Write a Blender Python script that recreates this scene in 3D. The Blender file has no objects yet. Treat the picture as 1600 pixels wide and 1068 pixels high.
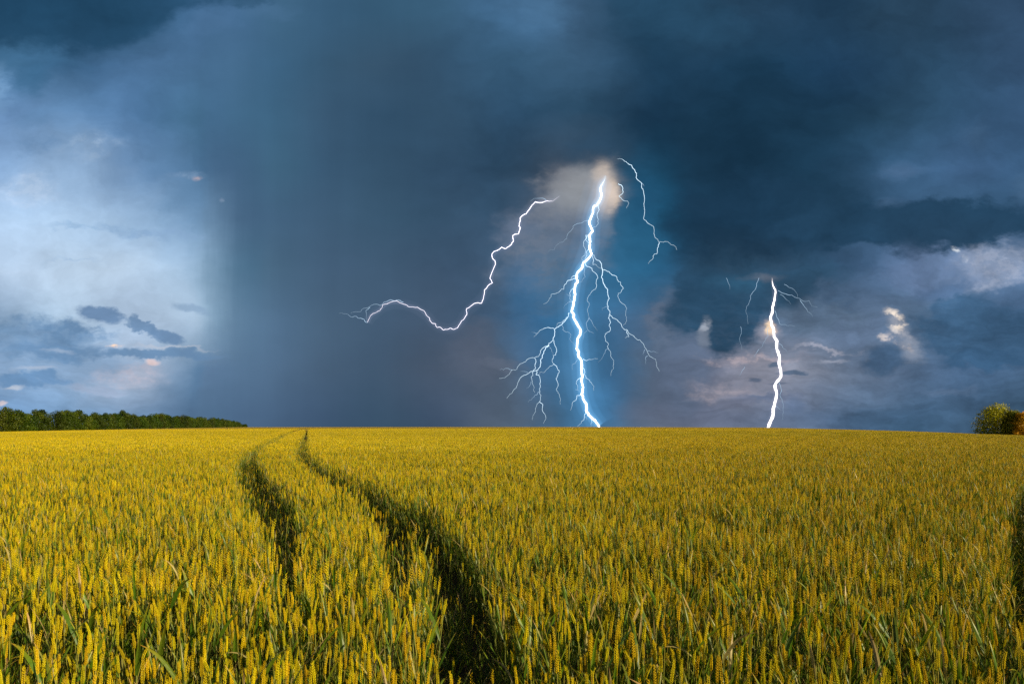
import bpy, math, random
import numpy as np
from mathutils import Vector
R = math.radians
PI = math.pi
scene = bpy.context.scene
COL = scene.collection
rng = random.Random(7)
nrg = np.random.default_rng(7)

# ------------------------------------------------------------------ camera
EYE = 1.80            # height of the eye above the ground
FPX = 1067.0          # focal length in pixels of the 1600 px wide photograph (24 mm)
HOR = 664.0           # row of the true horizon in the photograph
cam_d = bpy.data.cameras.new('camera')
cam = bpy.data.objects.new('camera', cam_d)
COL.objects.link(cam)
cam.location = (0, 0, EYE)
cam.rotation_euler = (R(90), 0, 0)
cam_d.sensor_width = 36
cam_d.lens = 24.0
cam_d.shift_y = (HOR - 534) / 1600
cam_d.clip_start = 0.05
cam_d.clip_end = 30000
scene.camera = cam

# ------------------------------------------------------------------ sun and exposure
SUN_AZ, SUN_EL = 123.0, 21.0      # clockwise from the view direction: behind and to the right
sd = bpy.data.lights.new('sun', 'SUN')
sun = bpy.data.objects.new('sun', sd)
COL.objects.link(sun)
sd.energy = 5.0
sd.angle = R(0.5)
sd.color = (1.0, 0.82, 0.50)
sdir = Vector((math.sin(R(SUN_AZ)) * math.cos(R(SUN_EL)), math.cos(R(SUN_AZ)) * math.cos(R(SUN_EL)), math.sin(R(SUN_EL))))
sun.rotation_euler = sdir.to_track_quat('Z', 'Y').to_euler()
scene.view_settings.view_transform = 'Standard'
scene.view_settings.look = 'None'
scene.view_settings.exposure = 0.22
scene.view_settings.gamma = 1.0
scene.cycles.max_bounces = 6
scene.cycles.transparent_max_bounces = 16
scene.cycles.diffuse_bounces = 2
scene.cycles.volume_bounces = 0
scene.cycles.use_denoising = False
scene.cycles.use_adaptive_sampling = True
scene.cycles.adaptive_threshold = 0.015


def lin(c):
    return tuple((x / 255 / 12.92) if x / 255 <= 0.04045 else ((x / 255 + 0.055) / 1.055) ** 2.4 for x in c) + (1.0,)


# ------------------------------------------------------------------ world: clear sky behind, storm clouds in front
world = bpy.data.worlds.new('World')
scene.world = world
world.use_nodes = True
wt = world.node_tree
wt.nodes.clear()


class NT:
    """small helper that adds nodes and links to a node tree"""
    def __init__(s, t): s.t = t
    def n(s, k, **kw):
        x = s.t.nodes.new(k)
        for a, b in kw.items(): setattr(x, a, b)
        return x
    def put(s, sock, v):
        if isinstance(v, bpy.types.NodeSocket): s.t.links.new(v, sock)
        elif v is not None: sock.default_value = v
    def math(s, op, a, b=None, c=None, clamp=False):
        x = s.n('ShaderNodeMath', operation=op); x.use_clamp = clamp
        s.put(x.inputs[0], a)
        if b is not None: s.put(x.inputs[1], b)
        if c is not None: s.put(x.inputs[2], c)
        return x.outputs[0]
    def vmath(s, op, a, b=None, scale=None):
        x = s.n('ShaderNodeVectorMath', operation=op)
        s.put(x.inputs[0], a)
        if b is not None: s.put(x.inputs[1], b)
        if scale is not None: s.put(x.inputs['Scale'], scale)
        return x.outputs['Value'] if op in ('LENGTH', 'DOT_PRODUCT') else x.outputs[0]
    def mix(s, f, a, b, blend='MIX'):
        x = s.n('ShaderNodeMix', data_type='RGBA', blend_type=blend)
        s.put(x.inputs[0], f); s.put(x.inputs[6], a); s.put(x.inputs[7], b)
        return x.outputs[2]
    def noise(s, vec, scale, detail=4, rough=0.5, dist=0.0, dim='3D', out='Fac'):
        x = s.n('ShaderNodeTexNoise', noise_dimensions=dim)
        s.put(x.inputs['Vector'], vec)
        x.inputs['Scale'].default_value = scale
        x.inputs['Detail'].default_value = detail
        x.inputs['Roughness'].default_value = rough
        x.inputs['Distortion'].default_value = dist
        return x.outputs[out]
    def rng(s, v, a, b, c=0.0, d=1.0, kind='SMOOTHSTEP'):
        x = s.n('ShaderNodeMapRange', interpolation_type=kind)
        s.put(x.inputs[0], v)
        for i, q in enumerate((a, b, c, d)): s.put(x.inputs[i + 1], q)
        return x.outputs[0]
    def comb(s, a, b, c=0.0):
        x = s.n('ShaderNodeCombineXYZ')
        for i, q in enumerate((a, b, c)): s.put(x.inputs[i], q)
        return x.outputs[0]
    def sep(s, v):
        x = s.n('ShaderNodeSeparateXYZ'); s.put(x.inputs[0], v)
        return x.outputs
    def ramp(s, f, stops, interp='LINEAR'):
        x = s.n('ShaderNodeValToRGB'); e = x.color_ramp; e.interpolation = interp
        while len(e.elements) < len(stops): e.elements.new(0.5)
        for el, (p, c) in zip(e.elements, sorted(stops, key=lambda q: q[0])): el.position = p
        for el, (p, c) in zip(e.elements, sorted(stops, key=lambda q: q[0])): el.color = c
        s.put(x.inputs[0], f)
        return x.outputs[0]


W = NT(wt)
tc = W.n('ShaderNodeTexCoord')
dv = tc.outputs['Generated']
dx, dy, dz = W.sep(dv)[:3]
yy = W.math('MAXIMUM', dy, 0.08)
# bearing and height of a direction, as tangents (north is the way the storm lies)
U = W.math('DIVIDE', dx, yy)
V = W.math('DIVIDE', dz, yy)
UV = W.comb(U, V)


def pu(px): return (px - 800) / FPX
def pv(py): return (HOR - py) / FPX


# turbulence of the cloud edges: calm inside the rain curtain
calm = W.math('SUBTRACT', 1.0, W.math('MULTIPLY', W.rng(U, pu(220), pu(400)), W.rng(U, pu(600), pu(800), 1.0, 0.0)))
calm = W.math('ADD', W.math('MULTIPLY', calm, 0.80), 0.20)
n1 = W.noise(W.vmath('MULTIPLY', UV, (1.0, 1.5, 1.0)), 5.0, 5, 0.55, out='Color')
w1 = W.vmath('SUBTRACT', n1, (0.5, 0.5, 0.5))
w1 = W.vmath('MULTIPLY', w1, (1.0, 0.8, 0.0))
n2 = W.noise(W.vmath('MULTIPLY', W.vmath('ADD', UV, (3.1, 7.7, 0.0)), (1.0, 1.7, 1.0)), 16.0, 7, 0.62, out='Color')
w2 = W.vmath('SUBTRACT', n2, (0.5, 0.5, 0.5))
w2 = W.vmath('MULTIPLY', w2, (1.0, 0.8, 0.0))
P1 = W.vmath('ADD', UV, W.vmath('SCALE', w1, scale=W.math('MULTIPLY', calm, 0.10)))
P1 = W.vmath('ADD', P1, W.vmath('SCALE', w2, scale=W.math('MULTIPLY', calm, 0.030)))
rs_ = W.noise(W.vmath('MULTIPLY', UV, (1.0, 0.10, 1.0)), 18.0, 5, 0.65)
rsm = W.math('MULTIPLY', W.rng(U, pu(230), pu(330)), W.rng(U, pu(380), pu(520), 1.0, 0.0))
P1 = W.vmath('ADD', P1, W.comb(W.math('MULTIPLY', W.math('MULTIPLY', W.math('SUBTRACT', rs_, 0.5), rsm), 0.035), 0.0))
P2 = W.vmath('ADD', UV, W.vmath('SCALE', w2, scale=0.085))
P2 = W.vmath('ADD', P2, W.vmath('SCALE', w1, scale=0.03))
P3 = W.vmath('ADD', UV, W.vmath('SCALE', w2, scale=0.030))      # for the small patches
frA = W.math('SUBTRACT', W.noise(W.vmath('MULTIPLY', UV, (1.0, 1.6, 1.0)), 22.0, 7, 0.66), 0.5)
frC = W.math('SUBTRACT', W.noise(W.vmath('ADD', W.vmath('MULTIPLY', UV, (1.0, 1.5, 1.0)), (5.3, 1.9, 0.0)), 42.0, 6, 0.65), 0.5)
frB = W.math('SUBTRACT', W.noise(W.vmath('MULTIPLY', UV, (1.0, 1.6, 1.0)), 9.0, 7, 0.62), 0.5)

CX = [0, 100, 200, 300, 330, 370, 430, 500, 600, 700, 800, 900, 1000, 1100, 1200, 1300, 1400, 1500, 1600]
ROWS = [
 (20, [(36,74,104),(38,76,106),(44,80,110),(66,102,140),(70,106,144),(70,106,144),(66,102,134),(60,95,126),(56,90,118),(60,95,125),(70,108,146),(58,88,118),(40,74,102),(40,70,96),(38,66,92),(34,62,88),(40,66,90),(44,70,96),(52,78,108)]),
 (100,[(70,112,150),(60,98,135),(74,110,150),(74,110,148),(70,106,142),(68,104,138),(62,98,130),(58,90,118),(58,86,112),(54,84,112),(56,90,120),(58,90,120),(38,70,98),(30,60,86),(27,57,82),(31,60,88),(38,66,92),(45,74,102),(54,82,114)]),
 (180,[(112,148,195),(102,140,184),(84,122,165),(70,108,142),(68,104,138),(66,102,134),(62,98,128),(60,90,118),(50,78,104),(52,80,106),(46,76,104),(44,74,100),(29,57,82),(25,53,76),(25,53,76),(31,60,84),(42,72,98),(52,84,116),(56,86,120)]),
 (260,[(138,170,212),(140,170,208),(116,150,192),(84,120,158),(72,104,138),(67,98,130),(64,98,126),(60,90,118),(56,84,110),(50,76,102),(46,70,94),(60,76,96),(32,66,92),(25,53,76),(25,53,76),(34,64,90),(56,90,124),(66,98,136),(60,92,128)]),
 (340,[(174,199,231),(174,199,230),(160,188,222),(126,160,198),(106,138,172),(78,108,140),(70,100,130),(66,94,122),(60,88,114),(56,82,108),(60,84,110),(90,104,126),(38,84,118),(28,60,86),(28,56,80),(38,68,94),(56,86,118),(58,90,122),(52,84,116)]),
 (420,[(190,210,238),(192,212,238),(190,210,236),(166,192,222),(142,172,202),(92,126,156),(78,108,136),(72,98,126),(66,90,116),(62,84,110),(68,96,126),(58,110,150),(45,95,135),(52,80,106),(56,82,108),(52,80,110),(86,112,148),(112,134,170),(100,124,160)]),
 (500,[(140,168,202),(176,200,228),(172,192,220),(172,194,220),(140,168,196),(102,132,162),(84,112,142),(74,98,124),(70,92,118),(70,90,116),(64,96,130),(62,118,170),(76,102,134),(60,88,116),(88,108,136),(92,112,142),(92,114,144),(68,98,130),(62,92,126)]),
 (575,[(138,165,200),(148,172,204),(160,176,202),(104,134,168),(96,124,158),(90,118,150),(82,108,138),(72,94,120),(66,86,110),(76,90,112),(82,102,128),(64,112,160),(80,102,130),(108,116,140),(138,140,158),(112,124,148),(94,114,144),(78,104,138),(72,98,130)]),
 (650,[(114,148,190),(118,152,192),(110,142,180),(88,116,150),(82,110,142),(78,104,136),(72,96,126),(64,86,114),(60,82,106),(66,82,106),(86,102,124),(66,104,140),(90,104,128),(102,110,134),(102,114,140),(80,102,132),(66,94,124),(62,88,116),(60,86,112)]),
]
fx = W.rng(W.sep(P1)[0], pu(-60), pu(1660), 0.0, 1.0, 'LINEAR')
pyv = W.sep(P1)[1]
col = None
for i, (ry, cs) in enumerate(ROWS):
    stops = [((x + 60) / 1720, lin(c)) for x, c in zip(CX, cs)]
    rc = W.ramp(fx, stops, 'CARDINAL')
    if col is None: col = rc
    else: col = W.mix(W.rng(pyv, pv(ROWS[i - 1][0]), pv(ry), 0.0, 1.0, 'LINEAR'), col, rc)


def blob(x, y, rx, ry, rot, c, strength=1.0, soft=0.6, P=None, mottle=0.0):
    """a patch of cloud of one tone: centre bearing and height, half sizes, tilt in degrees"""
    global col
    m = W.n('ShaderNodeMapping', vector_type='TEXTURE')
    # (a vanishing share of the tone so far keeps the patches in order, one laid over the other)
    W.put(m.inputs['Vector'], W.vmath('ADD', P1 if P is None else P, W.vmath('SCALE', col, scale=1e-7)))
    m.inputs['Location'].default_value = (pu(x), pv(y), 0)
    m.inputs['Rotation'].default_value = (0, 0, R(rot))
    m.inputs['Scale'].default_value = (rx / FPX, ry / FPX, 1)
    L = W.vmath('LENGTH', m.outputs[0])
    if P is not UV:      # wisps and ragged rims
        L = W.math('ADD', L, W.math('MULTIPLY', frA if max(rx, ry) < 60 else frB, 1.5 if P is P3 else 1.1))
    f = W.rng(L, 1.0, max(0.0, 1 - soft), 0.0, strength)
    if mottle: f = W.math('MULTIPLY', f, W.rng(frC, -0.06, 0.07, 1 - mottle, 1.0))
    col = W.mix(f, col, lin(c))


# SKY-BLOBS
# upper left: dark shelf over a paler ragged layer
blob(110, -10, 320, 92, 6, (34, 70, 100), 0.85, 0.35, P1)
blob(385, -8, 60, 22, 0, (46, 82, 112), 0.7, 0.5, P2)
blob(320, 40, 75, 32, 25, (76, 112, 152), 0.6, 0.6, P2)
blob(45, 85, 120, 14, -4, (66, 108, 146), 0.6, 0.9, P2)
blob(420, 15, 60, 25, 0, (78, 114, 152), 0.4, 0.9, P2)
blob(835, 8, 75, 46, -25, (76, 114, 150), 0.45, 0.7, P2)
blob(1040, 10, 150, 60, -20, (40, 74, 102), 0.7, 0.5, P2)
blob(45, 122, 42, 34, 0, (52, 96, 132), 0.6, 0.8, P1)
blob(2, 140, 22, 60, 0, (130, 168, 210), 0.5, 1.0, P2)
blob(140, 235, 60, 34, 0, (160, 184, 216), 0.7, 0.8, P2, 0.6)
blob(60, 225, 60, 20, 0, (112, 148, 192), 0.6, 0.8, P2, 0.5)
blob(200, 200, 90, 40, -20, (88, 124, 166), 0.6, 0.8, P2, 0.4)
blob(40, 300, 80, 30, 0, (186, 204, 232), 0.6, 0.8, P2, 0.5)
blob(285, 300, 55, 45, 0, (92, 128, 166), 0.5, 0.9, P1)
blob(290, 272, 40, 9, -4, (130, 156, 190), 0.7, 0.9, P3, 0.6)
blob(307, 277, 11, 5, 0, (186, 168, 178), 0.8, 1.0, P3, 0.5)
blob(344, 312, 7, 6, 0, (140, 158, 186), 0.5, 0.9, P3)
blob(150, 352, 150, 9, -2, (150, 180, 216), 0.8, 0.8, P2, 0.5)
blob(250, 362, 110, 12, -3, (138, 168, 206), 0.8, 0.8, P2, 0.3)
blob(110, 408, 60, 5, 0, (166, 192, 226), 0.6, 0.8, P2, 0.5)
blob(60, 180, 50, 20, 20, (98, 136, 178), 0.5, 0.9, P2)
# lower left cloud bank
blob(50, 560, 190, 60, 0, (136, 164, 200), 0.8, 0.5, P2)
blob(50, 530, 150, 42, 0, (120, 152, 190), 0.9, 0.35, P2, 0.35)
blob(110, 520, 75, 22, 0, (108, 142, 182), 0.85, 0.5, P2, 0.3)
blob(75, 548, 90, 16, 0, (106, 142, 184), 0.7, 0.6, P2)
blob(155, 490, 38, 14, -8, (112, 142, 182), 0.95, 0.45, P3)
blob(215, 505, 50, 11, -20, (112, 142, 180), 0.95, 0.45, P2)
blob(262, 524, 38, 10, -22, (108, 138, 176), 0.95, 0.45, P3)
blob(230, 552, 115, 13, -3, (106, 138, 176), 0.95, 0.5, P2)
blob(300, 483, 40, 9, -12, (134, 160, 192), 0.7, 0.6, P3)
blob(182, 539, 20, 5, 6, (250, 214, 192), 1.0, 0.6, P3, 0.9)
blob(262, 540, 70, 5, -4, (186, 190, 206), 0.6, 0.8, P2)
blob(205, 585, 72, 22, 0, (182, 182, 202), 0.85, 0.8, P2, 0.5)
blob(238, 568, 16, 8, 0, (228, 200, 200), 0.8, 0.8, P3)
blob(150, 605, 60, 12, 0, (160, 172, 200), 0.6, 0.8, P2)
blob(48, 597, 80, 14, 0, (104, 142, 186), 0.8, 0.6, P2)
blob(20, 606, 26, 5, 4, (190, 196, 212), 0.8, 0.8, P3)
blob(55, 575, 40, 5, 0, (176, 188, 212), 0.7, 0.8, P3)
blob(90, 550, 40, 5, -4, (170, 186, 212), 0.6, 0.8, P3)
blob(4, 630, 12, 5, 0, (214, 196, 202), 0.8, 0.8, P3)
# dark belly of the rain cell and its lighter foot
blob(560, 190, 150, 120, 0, (52, 80, 106), 0.35, 1.0, P1)
blob(640, 110, 80, 50, 0, (52, 80, 106), 0.5, 1.0, P1)
blob(350, 90, 50, 100, 0, (74, 110, 146), 0.35, 1.0, P1)
blob(740, 555, 60, 60, 20, (92, 100, 120), 0.6, 0.8, P1)
blob(780, 570, 50, 14, 0, (104, 112, 132), 0.5, 0.9, P2)
# cloud lit from inside by the central stroke
blob(990, 370, 105, 160, 0, (42, 96, 132), 0.8, 0.9, UV)
blob(866, 395, 118, 105, 25, (108, 118, 138), 0.9, 0.7, P2, 0.3)
blob(890, 300, 90, 52, 22, (128, 130, 140), 0.75, 0.9, P2, 0.25)
blob(890, 340, 75, 90, 10, (118, 124, 142), 0.6, 0.8, P2, 0.3)
blob(905, 285, 75, 60, 20, (122, 122, 132), 0.85, 0.9, P1)
blob(800, 365, 45, 40, 0, (110, 120, 144), 0.4, 0.9, P1)
blob(868, 312, 40, 20, 20, (138, 144, 160), 0.6, 1.0, P3)
blob(912, 300, 84, 66, 20, (144, 146, 154), 0.85, 0.9, P3)
blob(948, 298, 26, 52, 6, (204, 186, 176), 1.0, 0.8, P3, 0.2)
blob(944, 296, 30, 60, 4, (206, 188, 178), 0.85, 0.9, UV)
blob(953, 302, 17, 38, 6, (226, 204, 190), 0.75, 0.9, P3, 0.3)
blob(905, 290, 60, 44, 20, (158, 160, 168), 0.6, 1.0, UV)
blob(945, 352, 20, 30, 0, (112, 128, 150), 0.6, 0.9, P3)
blob(1004, 312, 40, 85, 0, (34, 82, 116), 0.8, 0.8, P3)
blob(925, 222, 80, 22, 10, (44, 72, 98), 0.6, 0.9, P1)
blob(905, 510, 118, 250, 3, (56, 104, 140), 0.65, 1.0, UV)
blob(905, 580, 52, 150, 3, (84, 134, 176), 0.5, 1.0, UV)
blob(935, 640, 70, 60, 0, (70, 132, 184), 0.5, 1.0, UV)
blob(820, 450, 50, 60, 0, (52, 100, 142), 0.6, 0.9, P1)
# clouds between the two strokes
blob(1035, 505, 40, 62, 10, (94, 108, 132), 0.8, 0.5, P2, 0.4)
blob(1070, 590, 60, 80, 0, (92, 106, 132), 0.7, 0.6, P1)
blob(1010, 640, 80, 30, 0, (96, 106, 130), 0.5, 0.9, P1)
blob(1130, 478, 105, 74, 0, (42, 74, 102), 0.95, 0.3, P2, 0.12)
blob(1230, 440, 130, 45, 0, (48, 80, 108), 0.85, 0.5, P1)
blob(1150, 405, 140, 30, 0, (44, 74, 100), 0.6, 0.9, P1)
blob(1160, 442, 70, 22, 0, (56, 104, 138), 0.5, 1.0, P3)
blob(1195, 432, 50, 9, 0, (104, 110, 126), 0.6, 1.0, P3)
blob(1101, 512, 12, 20, 0, (158, 164, 180), 0.95, 0.8, P3, 0.7)
blob(1098, 530, 16, 18, 0, (112, 122, 142), 0.9, 0.7, P3)
blob(1280, 500, 95, 42, 0, (92, 112, 138), 0.9, 0.6, P2, 0.3)
blob(1310, 455, 60, 26, -20, (74, 98, 128), 0.8, 0.6, P2, 0.4)
blob(1200, 520, 24, 22, 0, (150, 148, 164), 0.9, 0.8, P3)
blob(1203, 513, 12, 18, 0, (246, 212, 180), 0.95, 0.8, P3, 0.8)
blob(1175, 610, 80, 60, 0, (138, 138, 156), 0.55, 0.9, P1)
blob(1165, 563, 115, 13, 3, (176, 162, 172), 0.8, 0.9, P2, 0.7)
blob(1290, 545, 60, 7, -3, (168, 168, 186), 0.8, 0.8, P2)
blob(1300, 565, 40, 5, 0, (160, 164, 184), 0.7, 0.8, P3)
blob(1135, 612, 80, 22, -8, (166, 156, 168), 0.75, 0.9, P2, 0.5)
blob(1210, 568, 22, 6, 8, (82, 100, 126), 0.9, 0.5, P3)
blob(1236, 583, 26, 5, 0, (80, 98, 124), 0.9, 0.5, P3)
blob(1182, 594, 14, 4, 0, (88, 102, 128), 0.8, 0.6, P3)
blob(1216, 599, 20, 3, 0, (98, 108, 132), 0.8, 0.6, P3)
blob(1190, 626, 70, 10, 4, (96, 108, 136), 0.8, 0.7, P2)
blob(1150, 628, 40, 16, 10, (112, 118, 142), 0.7, 0.7, P3)
blob(1240, 632, 30, 18, 0, (92, 110, 142), 0.6, 0.8, P3)
# right: high dark shelf, bright gap and second bank
blob(1180, 340, 190, 80, 0, (29, 57, 82), 0.7, 0.5, P2)
blob(1420, 352, 270, 46, 2, (36, 66, 93), 0.95, 0.35, P2)
blob(1280, 330, 120, 60, -10, (34, 64, 90), 0.6, 0.9, P1)
blob(1410, 270, 60, 24, 12, (82, 112, 150), 0.7, 1.0, P1)
blob(1385, 325, 40, 18, 0, (76, 106, 142), 0.6, 1.0, P1)
blob(1540, 210, 40, 30, 0, (70, 100, 134), 0.5, 1.0, P1)
blob(1590, 300, 30, 40, 0, (76, 106, 140), 0.5, 1.0, P1)
blob(1410, 425, 70, 45, 0, (100, 122, 160), 0.5, 0.9, P1)
blob(1460, 420, 90, 40, 10, (106, 128, 166), 0.7, 0.7, P2, 0.4)
blob(1550, 420, 75, 44, 0, (152, 162, 188), 0.9, 0.6, P2, 0.4)
blob(1525, 430, 30, 20, 0, (136, 150, 180), 0.6, 0.8, P3)
blob(1494, 388, 12, 7, -30, (222, 224, 232), 0.9, 0.9, P3, 0.8)
blob(1508, 404, 9, 9, 0, (206, 210, 222), 0.9, 0.9, P3, 0.8)
blob(1480, 455, 80, 22, 10, (84, 112, 152), 0.6, 0.8, P1)
blob(1330, 520, 70, 30, 0, (96, 114, 144), 0.6, 0.8, P2)
blob(1380, 560, 40, 25, 0, (72, 100, 134), 0.85, 0.5, P3)
blob(1425, 545, 22, 32, 35, (132, 142, 164), 0.9, 0.7, P3)
blob(1535, 522, 118, 62, -12, (62, 94, 128), 0.95, 0.22, P2, 0.15)
blob(1590, 470, 60, 30, 10, (84, 112, 150), 0.5, 0.8, P2, 0.3)
blob(1540, 565, 90, 18, 0, (58, 90, 124), 0.8, 0.5, P2)
blob(1410, 515, 34, 14, -45, (168, 170, 186), 0.8, 0.8, P3, 0.4)
blob(1396, 500, 30, 16, -40, (246, 228, 216), 1.0, 0.9, P3, 0.9)
blob(1382, 528, 18, 7, -10, (204, 192, 192), 0.9, 0.8, P3, 0.9)
blob(1408, 536, 32, 9, -35, (196, 184, 186), 0.8, 0.8, P3, 0.9)
blob(1480, 608, 70, 12, -4, (96, 118, 150), 0.6, 0.9, P2)
blob(1420, 640, 130, 22, 0, (64, 90, 120), 0.6, 0.9, P1)
# END-SKY-BLOBS

# billows on every layer, fine streaks where rain falls
dn = W.noise(W.vmath('MULTIPLY', P1, (1.0, 1.5, 1.0)), 9.0, 7, 0.60)
dn2 = W.noise(W.vmath('MULTIPLY', P1, (1.0, 1.8, 1.0)), 3.2, 3, 0.5)
amp = W.math('MULTIPLY', calm, 0.9)
low = W.math('MULTIPLY', W.rng(V, pv(420), pv(520)), W.rng(U, pu(950), pu(1120)))
lowl = W.math('MULTIPLY', W.rng(V, pv(440), pv(530)), W.rng(U, pu(300), pu(200)))
hn = W.noise(W.vmath('MULTIPLY', P1, (1.0, 5.5, 1.0)), 14.0, 7, 0.62)
g = W.math('ADD', 1.0, W.math('MULTIPLY', W.math('SUBTRACT', dn, 0.5), amp))
bil = W.noise(W.vmath('MULTIPLY', P2, (1.0, 1.4, 1.0)), 13.0, 6, 0.6)
g = W.math('MULTIPLY', g, W.math('ADD', 1.0, W.math('MULTIPLY', W.math('MULTIPLY', W.math('SUBTRACT', bil, 0.5), W.rng(U, pu(950), pu(1250))), W.rng(V, pv(330), pv(430), 0.5, 1.15))))
g = W.math('MULTIPLY', g, W.math('ADD', 1.0, W.math('MULTIPLY', W.math('SUBTRACT', hn, 0.5), W.math('ADD', W.math('MULTIPLY', low, 0.75), W.math('MULTIPLY', lowl, 0.55)))))
g = W.math('MULTIPLY', g, W.math('ADD', 1.0, W.math('MULTIPLY', W.math('SUBTRACT', dn2, 0.5), 0.45)))
st = W.noise(W.vmath('MULTIPLY', UV, (1.0, 0.06, 1.0)), 26.0, 4, 0.6)
stm = W.math('MULTIPLY', W.rng(U, pu(180), pu(340)), W.rng(U, pu(600), pu(800), 1.0, 0.0))
g = W.math('MULTIPLY', g, W.math('ADD', 1.0, W.math('MULTIPLY', W.math('MULTIPLY', W.math('SUBTRACT', st, 0.5), stm), 0.12)))
col = W.vmath('SCALE', col, scale=g)
col = W.vmath('MULTIPLY', col, (0.965, 1.0, 0.975))

nis = W.n('ShaderNodeTexSky', sky_type='NISHITA')
nis.sun_disc = False
nis.sun_elevation = R(SUN_EL)
nis.sun_rotation = R(SUN_AZ)
nis.dust_density = 2.0
bg_clear = W.n('ShaderNodeBackground')
W.put(bg_clear.inputs[0], nis.outputs[0]); bg_clear.inputs[1].default_value = 0.05
bg_storm = W.n('ShaderNodeBackground')
W.put(bg_storm.inputs[0], col); bg_storm.inputs[1].default_value = 0.86
mixw = W.n('ShaderNodeMixShader')
W.put(mixw.inputs[0], W.rng(dy, 0.05, 0.35))
wt.links.new(bg_clear.outputs[0], mixw.inputs[1]); wt.links.new(bg_storm.outputs[0], mixw.inputs[2])
world.cycles.sampling_method = 'NONE'
wo = W.n('ShaderNodeOutputWorld')
wt.links.new(mixw.outputs[0], wo.inputs[0])

# ------------------------------------------------------------------ helpers
def tag(o, label=None, cat=None, group=None, kind=None):
    if label: o['label'] = label
    if cat: o['category'] = cat
    if group: o['group'] = group
    if kind: o['kind'] = kind
    return o


class MB:
    """collects vertices and faces (with one float per vertex) for ONE mesh"""
    def __init__(s): s.v = []; s.f = []; s.m = []; s.t = []; s.r = []
    def add(s, vs, fs, mat=0, t=0.0, r=0.0):
        b = len(s.v)
        s.v.extend(vs)
        s.f.extend([tuple(i + b for i in f) for f in fs]); s.m.extend([mat] * len(fs))
        s.t.extend(t if isinstance(t, (list, tuple)) else [t] * len(vs))
        s.r.extend([r] * len(vs))
    def mesh(s, name, mats, smooth=False):
        me = bpy.data.meshes.new(name)
        me.from_pydata([tuple(v) for v in s.v], [], s.f)
        for m in mats: me.materials.append(m)
        me.polygons.foreach_set('material_index', s.m)
        if smooth: me.polygons.foreach_set('use_smooth', [True] * len(s.f))
        a = me.attributes.new('along', 'FLOAT', 'POINT'); a.data.foreach_set('value', s.t)
        a = me.attributes.new('rnd', 'FLOAT', 'POINT'); a.data.foreach_set('value', s.r)
        me.update()
        return me


def link(name, me, parent=None):
    o = bpy.data.objects.new(name, me)
    COL.objects.link(o)
    o.parent = parent
    return o


def tube(mb, pts, radii, sides=5, mat=0, t=None, r=0.0, cap=True):
    pts = [Vector(p) for p in pts]
    vs, fs, ts = [], [], []
    n = len(pts)
    ref = Vector((0.3, 1, 0.1)).normalized()
    for i, p in enumerate(pts):
        d = (pts[min(i + 1, n - 1)] - pts[max(i - 1, 0)])
        if d.length < 1e-9: d = Vector((0, 0, 1))
        d.normalize()
        a = d.cross(ref)
        if a.length < 1e-3: a = d.cross(Vector((1, 0, 0)))
        a.normalize(); b = d.cross(a)
        for k in range(sides):
            th = 2 * PI * k / sides
            vs.append(p + (a * math.cos(th) + b * math.sin(th)) * radii[i])
            ts.append(t[i] if t else i / max(1, n - 1))
    for i in range(n - 1):
        for k in range(sides):
            k2 = (k + 1) % sides
            fs.append((i * sides + k, i * sides + k2, (i + 1) * sides + k2, (i + 1) * sides + k))
    if cap:
        fs.append(tuple(range(sides))[::-1]); fs.append(tuple((n - 1) * sides + k for k in range(sides)))
    mb.add(vs, fs, mat, ts, r)


# ------------------------------------------------------------------ terrain
# how far the crest of the field lies under the true horizon, in pixels, across the view
CREST = [(-400, 10), (0, 8.5), (200, 5), (383, 2.6), (940, 2.4), (1200, 3.2), (1350, 6.2), (1527, 11.5), (1600, 13), (2100, 13)]


def curv(x, y):
    px = np.clip(800 + FPX * x / np.maximum(np.abs(y), 1e-3), -400, 2100)
    p = np.interp(px, [a for a, b in CREST], [b for a, b in CREST])
    return (p / (2 * FPX)) ** 2 / 0.95


def ground(x, y):
    x = np.asarray(x, float); y = np.asarray(y, float)
    r = np.hypot(x, y)
    c = curv(x, y)
    rc = np.sqrt(0.95 / c) * 1.6
    z = np.where(r < rc, -c * r * r, -c * rc * rc - 2 * c * rc * (r - rc))
    return z


def gz(x, y): return float(ground(x, y))


def mat_new(name):
    m = bpy.data.materials.new(name); m.use_nodes = True
    m.node_tree.nodes.clear()
    return m, NT(m.node_tree)


def finish(m, T, color, rough=0.6, trans=None, bump=None, spec=0.3):
    b = T.n('ShaderNodeBsdfPrincipled')
    T.put(b.inputs['Base Color'], color); T.put(b.inputs['Roughness'], rough)
    b.inputs['Specular IOR Level'].default_value = spec
    if bump is not None:
        bn = T.n('ShaderNodeBump'); T.put(bn.inputs['Height'], bump[0]); bn.inputs['Strength'].default_value = bump[1]
        bn.inputs['Distance'].default_value = bump[2]
        T.put(b.inputs['Normal'], bn.outputs[0])
    out = T.n('ShaderNodeOutputMaterial')
    sh = b.outputs[0]
    if trans:
        tr = T.n('ShaderNodeBsdfTranslucent'); T.put(tr.inputs[0], trans[0])
        mx = T.n('ShaderNodeMixShader'); mx.inputs[0].default_value = trans[1]
        T.t.links.new(sh, mx.inputs[1]); T.t.links.new(tr.outputs[0], mx.inputs[2]); sh = mx.outputs[0]
    T.t.links.new(sh, out.inputs[0])
    return m


def attr(T, name):
    a = T.n('ShaderNodeAttribute', attribute_type='GEOMETRY', attribute_name=name)
    return a.outputs['Fac']


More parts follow.
